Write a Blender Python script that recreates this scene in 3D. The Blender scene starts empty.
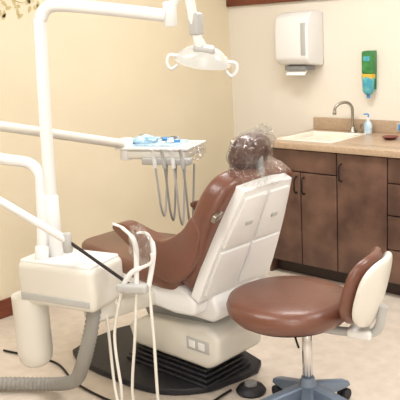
import bpy, bmesh, math, random
from mathutils import Vector, Matrix
random.seed(4)
S=bpy.context.scene
COL=S.collection
try:
    S.view_settings.view_transform='Standard'
except Exception: pass

# ---------------- materials ----------------
def lin(c):
    return tuple(((v/255)/12.92 if v/255<=.04045 else ((v/255+.055)/1.055)**2.4) for v in c)
def mat(name,c,rough=.5,metal=0,noise=0,nscale=8,c2=None,bump=0,bscale=40,alpha=None,coat=0,stretch=None):
    m=bpy.data.materials.new(name);m.use_nodes=True
    nt=m.node_tree;b=nt.nodes['Principled BSDF']
    col=lin(c)+(1,)
    b.inputs['Base Color'].default_value=col
    b.inputs['Roughness'].default_value=rough
    b.inputs['Metallic'].default_value=metal
    if coat: b.inputs['Coat Weight'].default_value=coat; b.inputs['Coat Roughness'].default_value=.25
    tc=nt.nodes.new('ShaderNodeTexCoord')
    mp=nt.nodes.new('ShaderNodeMapping');nt.links.new(tc.outputs['Object'],mp.inputs['Vector'])
    if stretch: mp.inputs['Scale'].default_value=stretch
    if c2 is not None:
        n=nt.nodes.new('ShaderNodeTexNoise');n.inputs['Scale'].default_value=nscale;n.inputs['Detail'].default_value=6
        nt.links.new(mp.outputs[0],n.inputs['Vector'])
        r=nt.nodes.new('ShaderNodeValToRGB')
        r.color_ramp.elements[0].color=col;r.color_ramp.elements[1].color=lin(c2)+(1,)
        r.color_ramp.elements[0].position=.35;r.color_ramp.elements[1].position=.68
        nt.links.new(n.outputs['Fac'],r.inputs['Fac']);nt.links.new(r.outputs[0],b.inputs['Base Color'])
    if bump:
        n=nt.nodes.new('ShaderNodeTexNoise');n.inputs['Scale'].default_value=bscale;n.inputs['Detail'].default_value=4
        nt.links.new(mp.outputs[0],n.inputs['Vector'])
        bp=nt.nodes.new('ShaderNodeBump');bp.inputs['Strength'].default_value=bump;bp.inputs['Distance'].default_value=.01
        nt.links.new(n.outputs['Fac'],bp.inputs['Height']);nt.links.new(bp.outputs[0],b.inputs['Normal'])
    if alpha is not None: b.inputs['Alpha'].default_value=alpha
    return m
M={}
M['wallL']=mat('paint_yellow_cream',(222,210,183),.7,c2=(226,214,188),nscale=2,bump=.15,bscale=120)
M['wallB']=mat('paint_cream',(230,223,210),.7,c2=(232,225,213),nscale=2,bump=.15,bscale=120)
M['ceil']=mat('ceiling_tile',(235,234,230),.8,c2=(228,227,223),nscale=40)
M['floor']=mat('vinyl_floor',(208,196,183),.32,c2=(222,210,197),nscale=14,bump=.03,bscale=60)
M['woodtrim']=mat('cherry_trim',(104,50,32),.4,c2=(126,66,42),nscale=6,stretch=(1,1,12))
M['cab']=mat('cabinet_laminate',(78,54,45),.4,c2=(114,84,70),nscale=6,bump=.05)
M['cabdark']=mat('cabinet_dark',(46,30,25),.5)
M['counter']=mat('countertop',(188,165,141),.3,c2=(176,150,124),nscale=60)
M['sink']=mat('sink_enamel',(240,233,220),.2)
M['white']=mat('white_plastic',(230,230,229),.32,coat=.3)
M['cream']=mat('cream_plastic',(220,217,208),.35,coat=.3)
M['lampshell']=mat('lamp_translucent_shell',(226,226,222),.2,coat=.4,alpha=.72)
M['grey']=mat('grey_plastic',(140,140,140),.45)
M['lgrey']=mat('light_grey_plastic',(182,182,180),.4)
M['hose']=mat('grey_hose',(150,148,143),.5)
M['black']=mat('black_rubber',(26,26,33),.5,c2=(36,36,43),nscale=30)
M['brown']=mat('brown_vinyl',(104,63,48),.36,c2=(114,71,55),nscale=6,bump=.12,bscale=90,coat=.3)
M['brownD']=mat('brown_vinyl_dark',(66,38,32),.32,c2=(78,46,38),nscale=8,coat=.3)
M['chrome']=mat('chrome',(215,215,218),.15,1)
M['steel']=mat('brushed_steel',(165,160,150),.3,1)
M['bluegrey']=mat('bluegrey_metal',(120,136,158),.35,.25)
M['green']=mat('green_label',(52,120,66),.4,c2=(70,150,80),nscale=20)
M['teal']=mat('teal_label',(60,160,185),.4,c2=(120,195,200),nscale=30)
M['yellow']=mat('yellow_label',(215,180,70),.4)
M['blue']=mat('blue_plastic',(70,140,200),.4)
M['lblue']=mat('light_blue_tray',(150,190,215),.4,c2=(215,228,235),nscale=30)
M['paper']=mat('paper',(246,246,244),.8)
M['dark']=mat('dark_metal',(40,34,32),.4,.5)
M['red']=mat('dark_red',(110,30,28),.4)
M['stencil']=mat('stencil_olive',(202,187,142),.8,c2=(188,174,124),nscale=20)
def plastic():
    m=bpy.data.materials.new('clear_plastic_wrap');m.use_nodes=True;nt=m.node_tree
    for n in list(nt.nodes): nt.nodes.remove(n)
    o=nt.nodes.new('ShaderNodeOutputMaterial');mx=nt.nodes.new('ShaderNodeMixShader')
    t=nt.nodes.new('ShaderNodeBsdfTransparent');g=nt.nodes.new('ShaderNodeBsdfGlossy')
    g.inputs['Roughness'].default_value=.08
    tc=nt.nodes.new('ShaderNodeTexCoord');n=nt.nodes.new('ShaderNodeTexNoise');n.inputs['Scale'].default_value=22;n.inputs['Detail'].default_value=3;n.inputs['Distortion'].default_value=1.5
    bp=nt.nodes.new('ShaderNodeBump');bp.inputs['Strength'].default_value=1;bp.inputs['Distance'].default_value=.03
    nt.links.new(tc.outputs['Object'],n.inputs['Vector']);nt.links.new(n.outputs['Fac'],bp.inputs['Height']);nt.links.new(bp.outputs[0],g.inputs['Normal'])
    lw=nt.nodes.new('ShaderNodeLayerWeight');lw.inputs['Blend'].default_value=.28
    nt.links.new(bp.outputs[0],lw.inputs['Normal'])
    mt=nt.nodes.new('ShaderNodeMath');mt.operation='MULTIPLY_ADD';mt.inputs[1].default_value=.6;mt.inputs[2].default_value=.02
    nt.links.new(lw.outputs['Facing'],mt.inputs[0]);nt.links.new(mt.outputs[0],mx.inputs[0])
    nt.links.new(t.outputs[0],mx.inputs[1]);nt.links.new(g.outputs[0],mx.inputs[2]);nt.links.new(mx.outputs[0],o.inputs[0])
    return m
M['wrap']=plastic()
def emi(name,c,s):
    m=bpy.data.materials.new(name);m.use_nodes=True;b=m.node_tree.nodes['Principled BSDF']
    b.inputs['Base Color'].default_value=lin(c)+(1,)
    b.inputs['Emission Color'].default_value=lin(c)+(1,);b.inputs['Emission Strength'].default_value=s;return m
M['emit']=emi('added_panel_diffuser',(255,252,246),3)  # glow for the added, unseen ceiling panels

# ---------------- geometry helpers ----------------
def empty(name):
    e=bpy.data.objects.new(name,None);COL.objects.link(e);e.empty_display_size=.1;return e
def finish(bm,name,m,parent=None,smooth=False):
    bmesh.ops.recalc_face_normals(bm,faces=bm.faces)
    me=bpy.data.meshes.new(name);bm.to_mesh(me);bm.free()
    o=bpy.data.objects.new(name,me);COL.objects.link(o)
    me.materials.append(M[m] if isinstance(m,str) else m)
    if smooth:
        for p in me.polygons:p.use_smooth=True
    if parent:o.parent=parent
    return o
def autosmooth(o,ang=40):
    for p in o.data.polygons:p.use_smooth=True
    try:
        o.data.set_sharp_from_angle(angle=math.radians(ang))
    except Exception: pass
def bev(o,w,seg=3):
    if w<=0:return
    md=o.modifiers.new('b','BEVEL');md.width=w;md.segments=seg;md.limit_method='ANGLE';md.angle_limit=math.radians(30)
    for p in o.data.polygons:p.use_smooth=True
    md.harden_normals=False
def box(name,c,d,m,parent=None,rot=None,b=0,seg=3):
    bm=bmesh.new();bmesh.ops.create_cube(bm,size=1)
    mt=Matrix.Translation(c)@(rot.to_4x4() if rot else Matrix.Identity(4))@Matrix.Diagonal((d[0],d[1],d[2],1))
    bm.transform(mt);o=finish(bm,name,m,parent);bev(o,b,seg);return o
def bounds(name,x0,x1,y0,y1,z0,z1,m,parent=None,b=0):
    return box(name,((x0+x1)/2,(y0+y1)/2,(z0+z1)/2),(x1-x0,y1-y0,z1-z0),m,parent,b=b)
def catmull(pts,n=8):
    pts=[Vector(p) for p in pts]
    if len(pts)<3:return pts
    P=[pts[0]*2-pts[1]]+pts+[pts[-1]*2-pts[-2]];out=[]
    for i in range(1,len(P)-2):
        a,b,c,d=P[i-1],P[i],P[i+1],P[i+2]
        for k in range(n):
            t=k/n;out.append(.5*((2*b)+(c-a)*t+(2*a-5*b+4*c-d)*t*t+(3*b-a-3*c+d)*t**3))
    out.append(pts[-1]);return out
def tube(name,pts,r,m,parent=None,seg=14,smooth=True,n=8,rib=None):
    path=catmull(pts,n) if smooth else [Vector(p) for p in pts]
    if rib:
        L=[0]
        for i in range(1,len(path)):L.append(L[-1]+(path[i]-path[i-1]).length)
        N=int(L[-1]/rib);new=[];j=0
        for k in range(N+1):
            s=L[-1]*k/N
            while j<len(L)-2 and L[j+1]<s:j+=1
            f=(s-L[j])/max(1e-9,L[j+1]-L[j]);new.append(path[j].lerp(path[j+1],f))
        path=new
    bm=bmesh.new();rings=[];up=Vector((0,0,1));prev=None
    for i,p in enumerate(path):
        t=(path[min(i+1,len(path)-1)]-path[max(i-1,0)]).normalized()
        if prev is None:
            a=t.cross(up)
            if a.length<.1:a=t.cross(Vector((1,0,0)))
            a.normalize()
        else:
            a=(prev-t*prev.dot(t)).normalized()
        prev=a;b=t.cross(a)
        rr=r[min(len(r)-1,int(i*len(r)/len(path)))] if isinstance(r,(list,tuple)) else r
        if rib: rr*=1.0 if i%2 else .84
        rings.append([bm.verts.new(p+a*math.cos(2*math.pi*k/seg)*rr+b*math.sin(2*math.pi*k/seg)*rr) for k in range(seg)])
    for i in range(len(rings)-1):
        for k in range(seg):
            bm.faces.new((rings[i][k],rings[i][(k+1)%seg],rings[i+1][(k+1)%seg],rings[i+1][k]))
    bm.faces.new(rings[0]);bm.faces.new(rings[-1])
    o=finish(bm,name,m,parent);autosmooth(o,50);return o
def lathe(name,prof,c,m,parent=None,rot=None,seg=40,sc=(1,1)):
    bm=bmesh.new();R=[]
    for r,z in prof:
        R.append([bm.verts.new((max(r,1e-4)*math.cos(2*math.pi*k/seg)*sc[0],max(r,1e-4)*math.sin(2*math.pi*k/seg)*sc[1],z)) for k in range(seg)])
    for i in range(len(R)-1):
        for k in range(seg):bm.faces.new((R[i][k],R[i][(k+1)%seg],R[i+1][(k+1)%seg],R[i+1][k]))
    bm.faces.new(R[0]);bm.faces.new(R[-1])
    bm.transform(Matrix.Translation(c)@(rot.to_4x4() if rot else Matrix.Identity(4)))
    o=finish(bm,name,m,parent);autosmooth(o,45);return o
def cyl(name,a,b,r,m,parent=None,seg=28,bv=0):
    a=Vector(a);b=Vector(b);L=(b-a).length;q=Vector((0,0,1)).rotation_difference((b-a).normalized()).to_matrix()
    e=min(r*.15,L*.2)
    return lathe(name,[(0,0),(r-e,0),(r,e),(r,L-e),(r-e,L),(0,L)],a,m,parent,q,seg)
def prism(name,poly,y0,y1,m,parent=None,b=.01,seg=3,frame=None):
    bm=bmesh.new()
    A=[bm.verts.new((u,y0,v)) for u,v in poly];B=[bm.verts.new((u,y1,v)) for u,v in poly]
    bm.faces.new(A);bm.faces.new(B)
    n=len(poly)
    for i in range(n):bm.faces.new((A[i],A[(i+1)%n],B[(i+1)%n],B[i]))
    if frame:bm.transform(frame)
    o=finish(bm,name,m,parent);bev(o,b,seg);return o
def smoothpoly(poly,n=5):
    P=[Vector((a,b,0)) for a,b in poly];N=len(P);out=[]
    for i in range(N):
        a,b,c,d=P[i-1],P[i],P[(i+1)%N],P[(i+2)%N]
        for k in range(n):
            t=k/n;v=.5*((2*b)+(c-a)*t+(2*a-5*b+4*c-d)*t*t+(3*b-a-3*c+d)*t**3);out.append((v.x,v.y))
    return out
def ellipsoid(name,c,r,m,parent=None,rot=None,p=2.0,seg=32,rings=16,bumpy=0):
    bm=bmesh.new();bmesh.ops.create_uvsphere(bm,u_segments=seg,v_segments=rings,radius=1)
    for v in bm.verts:
        x,y,z=v.co
        s=(abs(x)**p+abs(y)**p+abs(z)**p)**(1/p)
        v.co=v.co/s
        if bumpy: v.co*=1+random.uniform(-bumpy,bumpy)
        v.co=Vector((v.co.x*r[0],v.co.y*r[1],v.co.z*r[2]))
    bm.transform(Matrix.Translation(c)@(rot.to_4x4() if rot else Matrix.Identity(4)))
    return finish(bm,name,m,parent,smooth=not bumpy)
def frame(o,u,w,v):
    return Matrix(((u[0],w[0],v[0],o[0]),(u[1],w[1],v[1],o[1]),(u[2],w[2],v[2],o[2]),(0,0,0,1)))
def rz(d):return Matrix.Rotation(math.radians(d),3,'Z')
FLAT=Matrix(((1,0,0,0),(0,0,1,0),(0,1,0,0),(0,0,0,1)))

# ---------------- room ----------------
X1,Y1,H=6.0,-6.4,2.7
bounds('floor',-.1,X1+.1,Y1-.1,.1,-.1,0,'floor')
bounds('ceiling',-.1,X1+.1,Y1-.1,.1,H,H+.1,'ceil')
bounds('wall_left',-.1,0,Y1,0,0,H,'wallL')
bounds('wall_back',-.1,X1+.1,0,.1,0,H,'wallB')
bounds('wall_right',X1,X1+.1,Y1,0,0,H,'wallB')
bounds('wall_front',-.1,X1+.1,Y1-.1,Y1,0,H,'wallB')
bounds('baseboard_left',0,.015,Y1,0,0,.115,'woodtrim',b=.004)
bounds('baseboard_back',.015,.77,-.015,0,0,.115,'woodtrim',b=.004)
bounds('trim_1',.0,X1,-.03,0,1.81,1.90,'woodtrim',b=.006)

st=empty('wall_stencil_decal')
def leaf(cy,cz,a,L,W,i):
    bm=bmesh.new();vs=[]
    for k in range(12):
        t=2*math.pi*k/12;u=math.cos(t)*L/2;v=math.sin(t)*W/2*(1-.4*math.cos(t))
        vs.append(bm.verts.new((.002,cy+u*math.cos(a)-v*math.sin(a),cz+u*math.sin(a)+v*math.cos(a))))
    bm.faces.new(vs);finish(bm,'leaf_%d'%i,'stencil',st)
k=0
for j in range(8):
    cy=-2.25+j*.07
    for s in range(9):
        k+=1;leaf(cy+random.uniform(-.03,.03),2.0-.028*s+random.uniform(-.01,.01)+(.05 if j>5 else 0),random.uniform(0,6.28),.045,.022,k)
tube('vine',[(.002,-2.30,1.93),(.002,-2.15,1.88),(.002,-2.0,1.91),(.002,-1.85,1.86),(.002,-1.78,1.93)],.003,'stencil',st,seg=6)

# ---------------- cabinets ----------------
cb=empty('base_cabinet_with_counter')
CX0,CX1=.80,3.6
bounds('carcass',CX0,CX1,-.58,-.001,.09,.87,'cabdark',cb)
bounds('side_panel',CX0-.004,CX0+.014,-.60,-.001,.0,.868,'cab',cb,b=.002)
bounds('toe_kick',CX0+.01,CX1,-.53,-.48,0,.09,'cabdark',cb)
def front(n,x0,x1,z0,z1):bounds(n,x0+.004,x1-.004,-.605,-.58,z0,z1,'cab',cb,b=.003)
front('false_drawer_front',CX0+.012,1.35,.725,.862)
front('door_1',CX0+.012,1.075,.10,.718);front('door_2',1.075,1.35,.10,.718)
front('door_3',1.35,1.70,.10,.862)
for i,(a,b) in enumerate([(.715,.862),(.52,.708),(.31,.513),(.10,.303)]):
    front('drawer_%d'%(i+1),1.70,2.22,a,b);front('drawer_b%d'%(i+1),2.22,2.74,a,b)
front('door_4',2.74,3.17,.10,.862);front('door_5',3.17,3.59,.10,.862)
def handle(n,x,z0,z1):
    tube(n,[(x,-.605,z0),(x,-.63,z0+.012),(x,-.635,(z0+z1)/2),(x,-.63,z1-.012),(x,-.605,z1)],.0055,'dark',cb,seg=8)
handle('handle_1',1.045,.58,.69);handle('handle_2',1.105,.58,.69);handle('handle_3',1.385,.69,.80)
for i,z in enumerate((.79,.61,.41,.20)):
    for j,x in enumerate((1.96,2.48)):
        tube('pull_%d_%d'%(i,j),[(x-.05,-.605,z),(x-.04,-.63,z),(x,-.635,z),(x+.04,-.63,z),(x+.05,-.605,z)],.0055,'dark',cb,seg=8)
sx0,sx1,sy0,sy1=.84,1.24,-.50,-.12
zc0,zc1=.87,.91
bounds('counter_front',.775,CX1,-.63,sy0,zc0,zc1,'counter',cb,b=.004)
bounds('counter_rear',.775,CX1,sy1,-.001,zc0,zc1,'counter',cb)
bounds('counter_side_left',.775,sx0,sy0-.002,sy1+.002,zc0,zc1,'counter',cb)
bounds('counter_side_right',sx1,CX1,sy0-.002,sy1+.002,zc0,zc1,'counter',cb)
bounds('backsplash',.775,CX1,-.02,-.001,zc1,zc1+.085,'counter',cb,b=.003)
bounds('basin_bottom',sx0,sx1,sy0,sy1,.875,.882,'sink',cb)
for n,a in (('rim_front',(sx0-.02,sx1+.02,sy0-.02,sy0+.012)),('rim_rear',(sx0-.02,sx1+.02,sy1-.012,sy1+.02)),('rim_left',(sx0-.02,sx0+.012,sy0,sy1)),('rim_right',(sx1-.012,sx1+.02,sy0,sy1))):
    bounds(n,a[0],a[1],a[2],a[3],.878,.914,'sink',cb,b=.006)
fa=empty('sink_faucet')
fx,fy=1.13,-.065
lathe('escutcheon',[(0,.911),(.03,.911),(.03,.918),(.018,.93),(.014,.95),(0,.95)],(fx,fy,0),'steel',fa)
tube('gooseneck',[(fx,fy,.93),(fx,fy,1.02),(fx,fy-.005,1.08),(fx-.02,fy-.03,1.115),(fx-.05,fy-.07,1.115),(fx-.07,fy-.10,1.09),(fx-.075,fy-.105,1.06)],.010,'steel',fa)
cyl('spout_tip',(fx-.075,fy-.105,1.04),(fx-.075,fy-.105,1.065),.013,'steel',fa)
tube('lever',[(fx+.06,fy,.912),(fx+.06,fy,.95),(fx+.085,fy-.01,.975)],.008,'steel',fa)
sb=empty('soap_bottle')
bx,by=1.26,-.08
lathe('bottle',[(0,.911),(.024,.911),(.027,.92),(.027,.975),(.014,.995),(.010,1.0),(0,1.0)],(bx,by,0),'lblue',sb)
cyl('cap',(bx,by,1.0),(bx,by,1.02),.011,'white',sb)
tube('pump',[(bx,by,1.015),(bx,by,1.04),(bx-.03,by-.005,1.04)],.005,'blue',sb)
hs=empty('hand_scrub_bowl')
lathe('bowl',[(0,.911),(.03,.911),(.055,.93),(.05,.93),(0,.918)],(1.52,-.25,0),'red',hs)
ou=empty('wall_outlet')
bounds('plate',1.44,1.51,-.027,-.0205,.925,.985,'lgrey',ou,b=.003);bounds('socket',1.455,1.495,-.031,-.026,.935,.975,'blue',ou,b=.003)

YZ=Matrix(((0,1,0,0),(1,0,0,-.001),(0,0,1,0),(0,0,0,1)))
pt=empty('paper_towel_dispenser')
prism('housing',[(0,1.36),(-.17,1.38),(-.20,1.42),(-.20,1.62),(-.18,1.70),(-.13,1.735),(0,1.735)],.585,.865,'white',pt,b=.015,frame=YZ)
bounds('front_window',.81,.85,-.206,-.19,1.44,1.66,'lgrey',pt,b=.006)
bounds('chute',.63,.81,-.15,-.03,1.335,1.37,'grey',pt,b=.006)
prism('towel_sheet',[(-.09,1.36),(-.13,1.33),(-.15,1.305),(-.146,1.30),(-.12,1.325),(-.08,1.355)],.64,.80,'paper',pt,b=.001,frame=YZ)
sd=empty('hand_sanitizer_dispenser')
bounds('back_plate',1.205,1.28,-.015,-.001,1.20,1.455,'green',sd,b=.004)
bounds('pouch_housing',1.205,1.285,-.075,-.012,1.305,1.455,'green',sd,b=.012)
bounds('label_band',1.207,1.283,-.077,-.02,1.27,1.305,'yellow',sd,b=.006)
bounds('label_text_1',1.222,1.268,-.077,-.07,1.39,1.42,'teal',sd,b=.002)
lathe('drip_bottle',[(0,1.165),(.02,1.168),(.038,1.19),(.041,1.275),(.03,1.285),(0,1.285)],(1.245,-.05,0),'teal',sd)
cyl('nozzle',(1.245,-.05,1.145),(1.245,-.05,1.17),.012,'blue',sd)

# ---------------- dental chair ----------------
ch=empty('dental_chair')
YC=-2.05
prism('base_plate',smoothpoly([(.80,-2.30),(1.25,-2.36),(1.50,-2.32),(1.64,-2.20),(1.69,-2.06),(1.68,-1.80),(1.2,-1.74),(.82,-1.80)],3),.0,.035,'black',ch,b=.008,frame=FLAT)
for i in range(5):
    bounds('bellows_%d'%i,1.12+i*.012,1.68-i*.008,-2.20+i*.008,-1.88-i*.008,.035+i*.022,.05+i*.022,'black',ch,b=.005)
prism('pedestal',[(1.20,.14),(1.70,.14),(1.77,.19),(1.78,.31),(1.70,.345),(1.30,.31),(1.16,.24)],-2.21,-1.89,'cream',ch,b=.025)
bounds('outlet_panel',1.58,1.72,-2.214,-2.205,.22,.28,'lgrey',ch,b=.003)
for i in range(2):bounds('socket_%d'%i,1.595+i*.06,1.635+i*.06,-2.217,-2.21,.232,.268,'white',ch,b=.003)
prism('lift_arm',[(1.25,.28),(1.65,.32),(1.72,.38),(1.68,.46),(1.35,.46),(1.20,.38)],-2.15,-1.95,'grey',ch,b=.015)
prism('rear_motor_cover',[(1.45,.385),(1.76,.385),(1.80,.44),(1.75,.53),(1.45,.48)],-2.22,-1.88,'white',ch,b=.02)
prism('seat_frame',[(1.20,.49),(1.30,.44),(1.60,.42),(1.72,.43),(1.74,.50),(1.64,.56),(1.30,.56),(1.18,.545)],-2.30,-1.80,'white',ch,b=.02)
prism('toe_frame',[(.88,.52),(1.25,.46),(1.25,.54),(.90,.55)],-2.20,-1.90,'white',ch,b=.012)
prism('leg_cushion',smoothpoly([(.80,-2.05),(.83,-2.20),(1.05,-2.26),(1.35,-2.31),(1.60,-2.32),(1.66,-2.2),(1.67,-2.05),(1.66,-1.9),(1.60,-1.78),(1.35,-1.79),(1.05,-1.84),(.83,-1.90)],4),.53,.615,'brown',ch,b=.03,seg=5,frame=FLAT)
th=math.atan2(.25,.55)
vv=Vector((math.sin(th),0,math.cos(th)));nn=Vector((-math.cos(th),0,math.sin(th)));uu=Vector((0,1,0))
FB=frame((1.745,YC-.02,.47),uu,nn,vv)
prism('back_shell',smoothpoly([(-.235,.065),(-.20,.045),(0,.04),(.21,.045),(.245,.065),(.212,.32),(.155,.565),(.132,.59),(0,.598),(-.145,.59),(-.172,.565),(-.218,.32)],3),.0,.05,'white',ch,b=.015,seg=4,frame=FB)
def panel(n,p):prism(n,p,-.012,.004,'white',ch,b=.006,frame=FB)
panel('shell_panel_1',[(-.215,.075),(-.010,.075),(-.010,.30),(-.202,.30)]);panel('shell_panel_2',[(.215,.075),(.010,.075),(.010,.30),(.198,.30)])
panel('shell_panel_3',[(-.198,.32),(-.010,.32),(-.010,.56),(-.155,.56)]);panel('shell_panel_4',[(.190,.32),(.010,.32),(.010,.56),(.139,.56)])
for i in (-1,1): prism('release_latch_%d'%i,[(i*.085-.02,.42),(i*.085+.02,.42),(i*.085+.02,.44),(i*.085-.02,.44)],-.018,0,'lgrey',ch,b=.003,frame=FB)
prism('side_label',[(-.262,.44),(-.225,.46),(-.225,.49),(-.262,.47)],.03,.05,'steel',ch,b=.003,frame=FB)
prism('back_cushion',smoothpoly([(-.20,.04),(0,.02),(.20,.04),(.25,.18),(.285,.36),(.28,.50),(.20,.60),(0,.62),(-.19,.60),(-.265,.50),(-.275,.34),(-.245,.18)],4),.045,.15,'brown',ch,b=.035,seg=5,frame=FB)
prism('lumbar_cushion',smoothpoly([(-.18,.08),(.18,.08),(.20,.30),(.16,.53),(-.16,.53),(-.20,.30)],4),.12,.175,'brown',ch,b=.025,seg=4,frame=FB)
for s,n in ((-1,'near'),(1,'far')):
    y0=YC+s*.215;y1=YC+s*.30
    prism('armrest_'+n,smoothpoly([(1.27,.785),(1.34,.81),(1.48,.78),(1.60,.77),(1.72,.83),(1.79,.90),(1.83,.82),(1.76,.66),(1.66,.59),(1.55,.60),(1.45,.67),(1.34,.735)],4),min(y0,y1),max(y0,y1),'brown',ch,b=.025,seg=4)
hr=Matrix((( uu[0],nn[0],vv[0]),(uu[1],nn[1],vv[1]),(uu[2],nn[2],vv[2])))
ellipsoid('headrest_cushion',(1.895,-2.085,1.14),(.108,.055,.08),'brownD',ch,hr,p=2.6)
tube('headrest_stem',[(1.925,-2.07,.98),(1.935,-2.07,1.05),(1.93,-2.07,1.12)],.018,'grey',ch)
ellipsoid('headrest_plastic_cover',(1.90,-2.085,1.145),(.125,.066,.09),'wrap',ch,hr,p=2.2,seg=26,rings=14,bumpy=.07)
ellipsoid('headrest_plastic_tail',(1.87,-1.99,1.15),(.07,.05,.09),'wrap',ch,hr,p=2,seg=14,rings=8,bumpy=.2)
ellipsoid('backrest_plastic_drape',(1.93,-2.07,1.055),(.16,.085,.045),'wrap',ch,hr,p=2.4,seg=24,rings=10,bumpy=.08)
tube('foot_control_cable',[(1.74,-2.10,.012),(1.72,-2.38,.008),(1.45,-2.50,.008),(1.10,-2.50,.008),(.8,-2.42,.008),(.45,-2.5,.008)],.006,'dark',ch,seg=8)

fp=empty('foot_control_pedal')
lathe('disc',[(0,0),(.066,0),(.070,.012),(.058,.03),(.03,.038),(0,.038)],(1.81,-2.04,0),'black',fp)
lathe('cap',[(0,.036),(.03,.036),(.028,.05),(0,.05)],(1.81,-2.04,0),'grey',fp)

# ---------------- utility unit ----------------
un=empty('dental_delivery_unit')
R15=rz(15)
bc=Vector((1.345,-2.65,.635))
box('junction_box',bc,(.40,.24,.19),'cream',un,rot=R15,b=.03,seg=4)
box('box_lid',bc+Vector((0,0,.092)),(.37,.21,.02),'white',un,rot=R15,b=.008)
box('box_face_strip',bc+R15@Vector((0,-.119,-.055)),(.36,.008,.03),'lgrey',un,rot=R15,b=.003)
lathe('canister',[(0,.23),(.05,.235),(.072,.26),(.078,.30),(.078,.56),(0,.56)],(1.17,-2.755,0),'cream',un)
box('support_arm',(1.42,-2.40,.47),(.10,.42,.07),'cream',un,rot=rz(-8),b=.015)
box('support_knuckle',(1.42,-2.57,.50),(.11,.11,.10),'cream',un,b=.02)
tube('vacuum_hose',[(1.46,-2.62,.56),(1.46,-2.66,.42),(1.38,-2.66,.25),(1.25,-2.62,.12),(1.08,-2.62,.05),(.88,-2.74,.04),(.62,-2.95,.04)],.033,'hose',un,rib=.011,seg=16)
tube('riser_tube',[(1.27,-2.74,.72),(1.26,-2.71,.88),(1.245,-2.69,1.02),(1.235,-2.685,1.09),(1.19,-2.70,1.135),(1.10,-2.76,1.155),(.96,-2.84,1.19),(.90,-2.87,1.20)],.024,'white',un)
cyl('riser_collar',(1.27,-2.74,.72),(1.265,-2.725,.79),.030,'white',un)
cyl('elbow_knuckle',(.88,-2.87,1.12),(.88,-2.87,1.37),.035,'white',un)
tube('delivery_arm',[(.88,-2.86,1.33),(.99,-1.99,1.10)],.024,'cream',un,smooth=False)
cyl('tray_knuckle',(.99,-1.98,1.02),(.99,-1.98,1.13),.035,'white',un)
R20=rz(22)
tc=Vector((1.10,-1.84,1.05))
box('delivery_head',tc,(.36,.24,.05),'cream',un,rot=R20,b=.015)
box('delivery_lid',tc+Vector((0,0,.03)),(.40,.26,.014),'white',un,rot=R20,b=.005)
box('instrument_holder',tc+R20@Vector((.08,-.12,-.03)),(.26,.05,.035),'lgrey',un,rot=R20,b=.008)
box('tray_paper',tc+R20@Vector((-.02,0,.042)),(.28,.18,.010),'lblue',un,rot=R20,b=.003)
for i in range(12):
    box('tray_item_%d'%i,tc+R20@Vector((random.uniform(-.14,.1),random.uniform(-.08,.08),.055+.005*(i%4))),(random.uniform(.03,.1),random.uniform(.008,.03),.012),['blue','paper','lblue','steel'][i%4],un,rot=rz(random.uniform(0,180)),b=.003)
ellipsoid('tray_bag',tc+R20@Vector((-.08,-.02,.06)),(.07,.06,.025),'lblue',un,p=2,seg=12,rings=8,bumpy=.2)
for i in range(4):
    p=tc+R20@Vector((.03+.05*i,-.15,-.01))
    tube('handpiece_%d'%i,[p+Vector((.01,-.03,.05)),p+Vector((0,-.01,.02)),p+Vector((0,0,-.05))],[.007,.009,.011],'lgrey' if i%2 else 'white',un,seg=10)
    tube('hose_%d'%i,[p+Vector((0,0,-.05)),p+Vector((.0,.01,-.16)),p+Vector((-.01,.03,-.26-.02*i)),p+Vector((-.02,.06,-.31-.02*i)),p+Vector((-.03,.09,-.22)),p+Vector((-.04,.12,-.05))],.0055,'hose' if i%2 else 'lgrey',un,seg=8)
ellipsoid('tray_plastic_cover',tc+R20@Vector((.20,-.06,.01)),(.07,.06,.045),'wrap',un,p=2,seg=14,rings=8,bumpy=.2)
tube('assistant_arm',[(1.20,-3.08,1.16),(1.36,-2.94,1.03),(1.475,-2.745,.85)],.016,'white',un,smooth=False)
cyl('assistant_arm_joint',(1.475,-2.745,.80),(1.475,-2.745,.88),.019,'lgrey',un)
tube('assistant_rod',[(1.475,-2.745,.85),(1.58,-2.67,.75),(1.68,-2.61,.665)],.007,'dark',un,seg=10)
cyl('assistant_riser_joint',(1.20,-3.08,1.05),(1.20,-3.08,1.24),.022,'white',un)
tube('assistant_link',[(1.20,-3.08,1.20),(.88,-2.87,1.25)],.018,'white',un,smooth=False)
box('assistant_holder',(1.70,-2.61,.655),(.13,.05,.035),'lgrey',un,rot=rz(25),b=.01)
def inst(n,body,floorp,r=.009):
    tube(n+'_body',body,[r*.6,r*.8,r*1.2,r*1.2],'white',un,seg=10)
    tube(n+'_hose',floorp,.0065,'cream',un,seg=8)
inst('suction_tip',[(1.64,-2.64,.92),(1.67,-2.61,.895),(1.71,-2.59,.83),(1.71,-2.60,.66)],[(1.71,-2.60,.66),(1.70,-2.62,.45),(1.68,-2.64,.20),(1.69,-2.62,.05),(1.62,-2.55,.012),(1.42,-2.52,.012)])
inst('air_water_syringe',[(1.69,-2.56,.87),(1.73,-2.54,.865),(1.76,-2.54,.80),(1.75,-2.57,.66)],[(1.75,-2.57,.66),(1.78,-2.59,.45),(1.79,-2.60,.2),(1.78,-2.58,.05),(1.70,-2.5,.012),(1.50,-2.45,.012)])
inst('saliva_ejector',[(1.78,-2.57,.80),(1.77,-2.57,.76),(1.70,-2.61,.72),(1.66,-2.63,.66)],[(1.66,-2.63,.66),(1.62,-2.66,.45),(1.66,-2.68,.22),(1.62,-2.66,.12),(1.54,-2.62,.20),(1.45,-2.56,.56)])
ellipsoid('instrument_plastic_sleeve',(1.72,-2.575,.83),(.06,.03,.08),'wrap',un,p=2,seg=12,rings=8,bumpy=.2)

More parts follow.
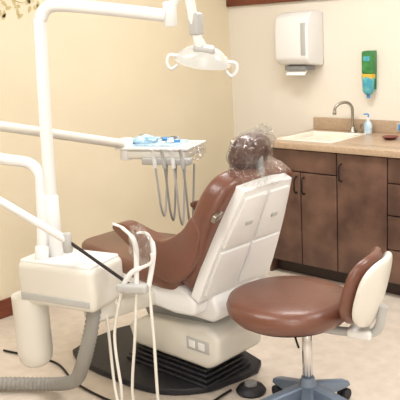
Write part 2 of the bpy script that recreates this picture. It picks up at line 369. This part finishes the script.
# ---------------- operating light ----------------
lt=empty('dental_operating_light')
tube('pole',[(1.275,-2.67,.73),(1.28,-2.66,1.25),(1.29,-2.645,1.67),(1.295,-2.64,1.725),(1.315,-2.62,1.765),(1.36,-2.58,1.772),(1.50,-2.44,1.745),(1.65,-2.29,1.71)],.026,'white',lt,seg=20)
cyl('pole_collar',(1.275,-2.67,.725),(1.276,-2.668,1.0),.034,'white',lt)
cyl('arm_knuckle',(1.665,-2.275,1.665),(1.665,-2.275,1.765),.028,'white',lt)
tube('drop_arm',[(1.665,-2.275,1.73),(1.69,-2.25,1.785),(1.72,-2.225,1.785),(1.73,-2.21,1.70),(1.738,-2.19,1.58)],.02,'white',lt)
box('swivel_block',(1.735,-2.2,1.67),(.05,.05,.09),'lgrey',lt,b=.012)
lc=Vector((1.735,-2.165,1.55))
RR=rz(43)@Matrix.Rotation(math.radians(10),3,'Y')@Matrix.Rotation(math.radians(24),3,'X')
lathe('reflector_housing',[(0,.035),(.03,.033),(.07,.018),(.105,-.012),(.118,-.036),(.111,-.038),(.06,-.010),(0,-.004)],lc,'lampshell',lt,RR,sc=(1,.62))
lathe('reflector_inner',[(0,-.005),(.06,-.012),(.103,-.036),(.09,-.032),(.04,-.020),(0,-.016)],lc,'steel',lt,RR,sc=(1,.6))
box('lamp_center',lc+RR@Vector((0,0,-.03)),(.06,.04,.05),'lgrey',lt,rot=RR,b=.012)
box('lamp_rear_cap',lc+RR@Vector((0,-.01,.025)),(.09,.05,.03),'lgrey',lt,rot=RR,b=.012)
cyl('lamp_neck',lc+Vector((0,0,.02)),(1.738,-2.19,1.60),.02,'white',lt)
for s in (-1,1):
    h=lc+RR@Vector((s*.115,-.01,-.02));u=RR@Vector((s,0,0));d_=RR@Vector((0,-.4,-1)).normalized()
    tube('grip_%d'%s,[h-u*.02,h+u*.022,h+u*.03+d_*.03,h+u*.01+d_*.055,h-u*.015+d_*.035],.007,'white',lt,seg=10)

# ---------------- stool ----------------
so=empty('operator_stool')
sc=Vector((2.12,-2.14,.06))
lathe('seat_cushion',[(0,.41),(.18,.412),(.232,.428),(.253,.453),(.258,.480),(.248,.506),(.212,.522),(.12,.527),(0,.525)],sc,'brown',so,seg=56)
lathe('seat_pan',[(0,.385),(.14,.39),(.21,.415),(.20,.43),(0,.43)],sc,'dark',so)
hc=Vector((2.165,-2.085,0))
cyl('gas_cylinder',hc+Vector((0,0,.16)),hc+Vector((0,0,.44)),.021,'chrome',so)
cyl('cylinder_sleeve',hc+Vector((0,0,.42)),hc+Vector((0,0,.47)),.030,'black',so)
lathe('hub',[(0,.07),(.04,.07),(.045,.10),(.038,.16),(.028,.20),(0,.20)],hc,'bluegrey',so)
for i in range(5):
    a=math.radians(14+72*i);u=Vector((math.cos(a),math.sin(a),0));w=Vector((-u.y,u.x,0))
    fr=frame(hc,u,w,Vector((0,0,1)))
    prism('leg_%d'%i,[(.02,.09),(.02,.17),(.10,.145),(.26,.09),(.27,.065),(.24,.062)],-.024,.024,'bluegrey',so,b=.008,frame=fr)
    e=hc+u*.25
    cyl('stem_%d'%i,e+Vector((0,0,.04)),e+Vector((0,0,.07)),.008,'dark',so,seg=12)
    for s in (-1,1):
        c=e+w*s*.014+Vector((0,0,.027))
        cyl('caster_%d_%d'%(i,s),c-w*.009,c+w*.009,.027,'black',so,seg=20)
def backpad(name,Rr,th_,w,h,m,off,pw=3.0):
    o0=Vector((.97,.25,0)).normalized();w0=Vector((-o0.y,o0.x,0))
    ctr=sc+o0*.345+Vector((0,0,.585))
    tilt=math.radians(14)
    vz=(Vector((0,0,1))*math.cos(tilt)+o0*math.sin(tilt));on=(o0*math.cos(tilt)-Vector((0,0,1))*math.sin(tilt))
    bm=bmesh.new();bmesh.ops.create_uvsphere(bm,u_segments=40,v_segments=24,radius=1)
    for v in bm.verts:
        x,y,z=v.co
        rr=math.hypot(x,y)
        if rr>1e-6:
            ca,sa=x/rr,y/rr
            s=(abs(ca)**pw+abs(sa)**pw)**(-1/pw)
            x,y=ca*s*rr,sa*s*rr
        t=(abs(z)**.6)*(1 if z>0 else -1)*th_/2
        X=x*w/2;Y=y*h/2
        bend=-(X*X)/(2*Rr)
        v.co=ctr+w0*X+vz*Y+on*(t+off+bend)
    return finish(bm,name,m,so,smooth=True)
backpad('back_cushion',.28,.06,.31,.29,'brown',-.02)
backpad('back_shell',.28,.05,.30,.285,'cream',.025)
tube('back_bracket',[sc+Vector((.10,.02,.39)),sc+Vector((.24,.06,.39)),sc+Vector((.35,.085,.41)),sc+Vector((.38,.092,.52))],.018,'lgrey',so,seg=12)
box('bracket_block',sc+Vector((.29,.075,.395)),(.10,.07,.04),'white',so,rot=rz(14),b=.012)
tube('height_lever',[sc+Vector((.05,-.05,.40)),sc+Vector((.12,-.12,.385)),sc+Vector((.17,-.17,.38))],.005,'chrome',so,seg=8)

# ---------------- lights ----------------
def area(name,loc,sx,sy,power,c=(1,.985,.965),rot=(0,0,0)):
    l=bpy.data.lights.new(name,'AREA');l.shape='RECTANGLE';l.size=sx;l.size_y=sy;l.energy=power;l.color=c
    o=bpy.data.objects.new(name,l);COL.objects.link(o);o.location=loc;o.rotation_euler=rot;return o
for i,(x,y) in enumerate([(1.5,-1.4),(1.5,-3.6),(3.9,-1.6),(3.9,-4.0)]):  # unseen ceiling panels, added to light the room
    f=empty('added_ceiling_panel' if i==0 else 'added_ceiling_panel.%03d'%i)
    bounds('frame_%d'%i,x-.62,x+.62,y-.32,y+.32,H-.03,H,'lgrey',f)
    bounds('diffuser_%d'%i,x-.59,x+.59,y-.29,y+.29,H-.035,H-.029,'emit',f)
    area('added_panel_lamp_%d'%i,(x,y,H-.05),1.15,.55,[30,24,37,29][i])
area('added_fill_light',(5.6,-5.6,1.7),1.8,1.6,50,(1,.99,.98),(math.radians(80),0,math.radians(45)))  # added side fill to brighten the room, no window modelled there
w=bpy.data.worlds.new('World');S.world=w;w.use_nodes=True
w.node_tree.nodes['Background'].inputs[0].default_value=(1,.97,.92,1);w.node_tree.nodes['Background'].inputs[1].default_value=.3

# ---------------- camera ----------------
pitch,roll,yaw=.2233,-.0548,.767
F=Vector((-math.sin(yaw)*math.cos(pitch),math.cos(yaw)*math.cos(pitch),-math.sin(pitch)))
R=Vector((math.cos(yaw),math.sin(yaw),0));U=R.cross(F)
R2=R*math.cos(roll)+U*math.sin(roll);U2=-R*math.sin(roll)+U*math.cos(roll)
cd=bpy.data.cameras.new('Camera');cd.sensor_width=36;cd.lens=743.9/400*36;cd.clip_start=.05
co=bpy.data.objects.new('Camera',cd);COL.objects.link(co)
co.matrix_world=Matrix(((R2.x,U2.x,-F.x,3.8704),(R2.y,U2.y,-F.y,-4.4485),(R2.z,U2.z,-F.z,1.6427),(0,0,0,1)))
S.camera=co
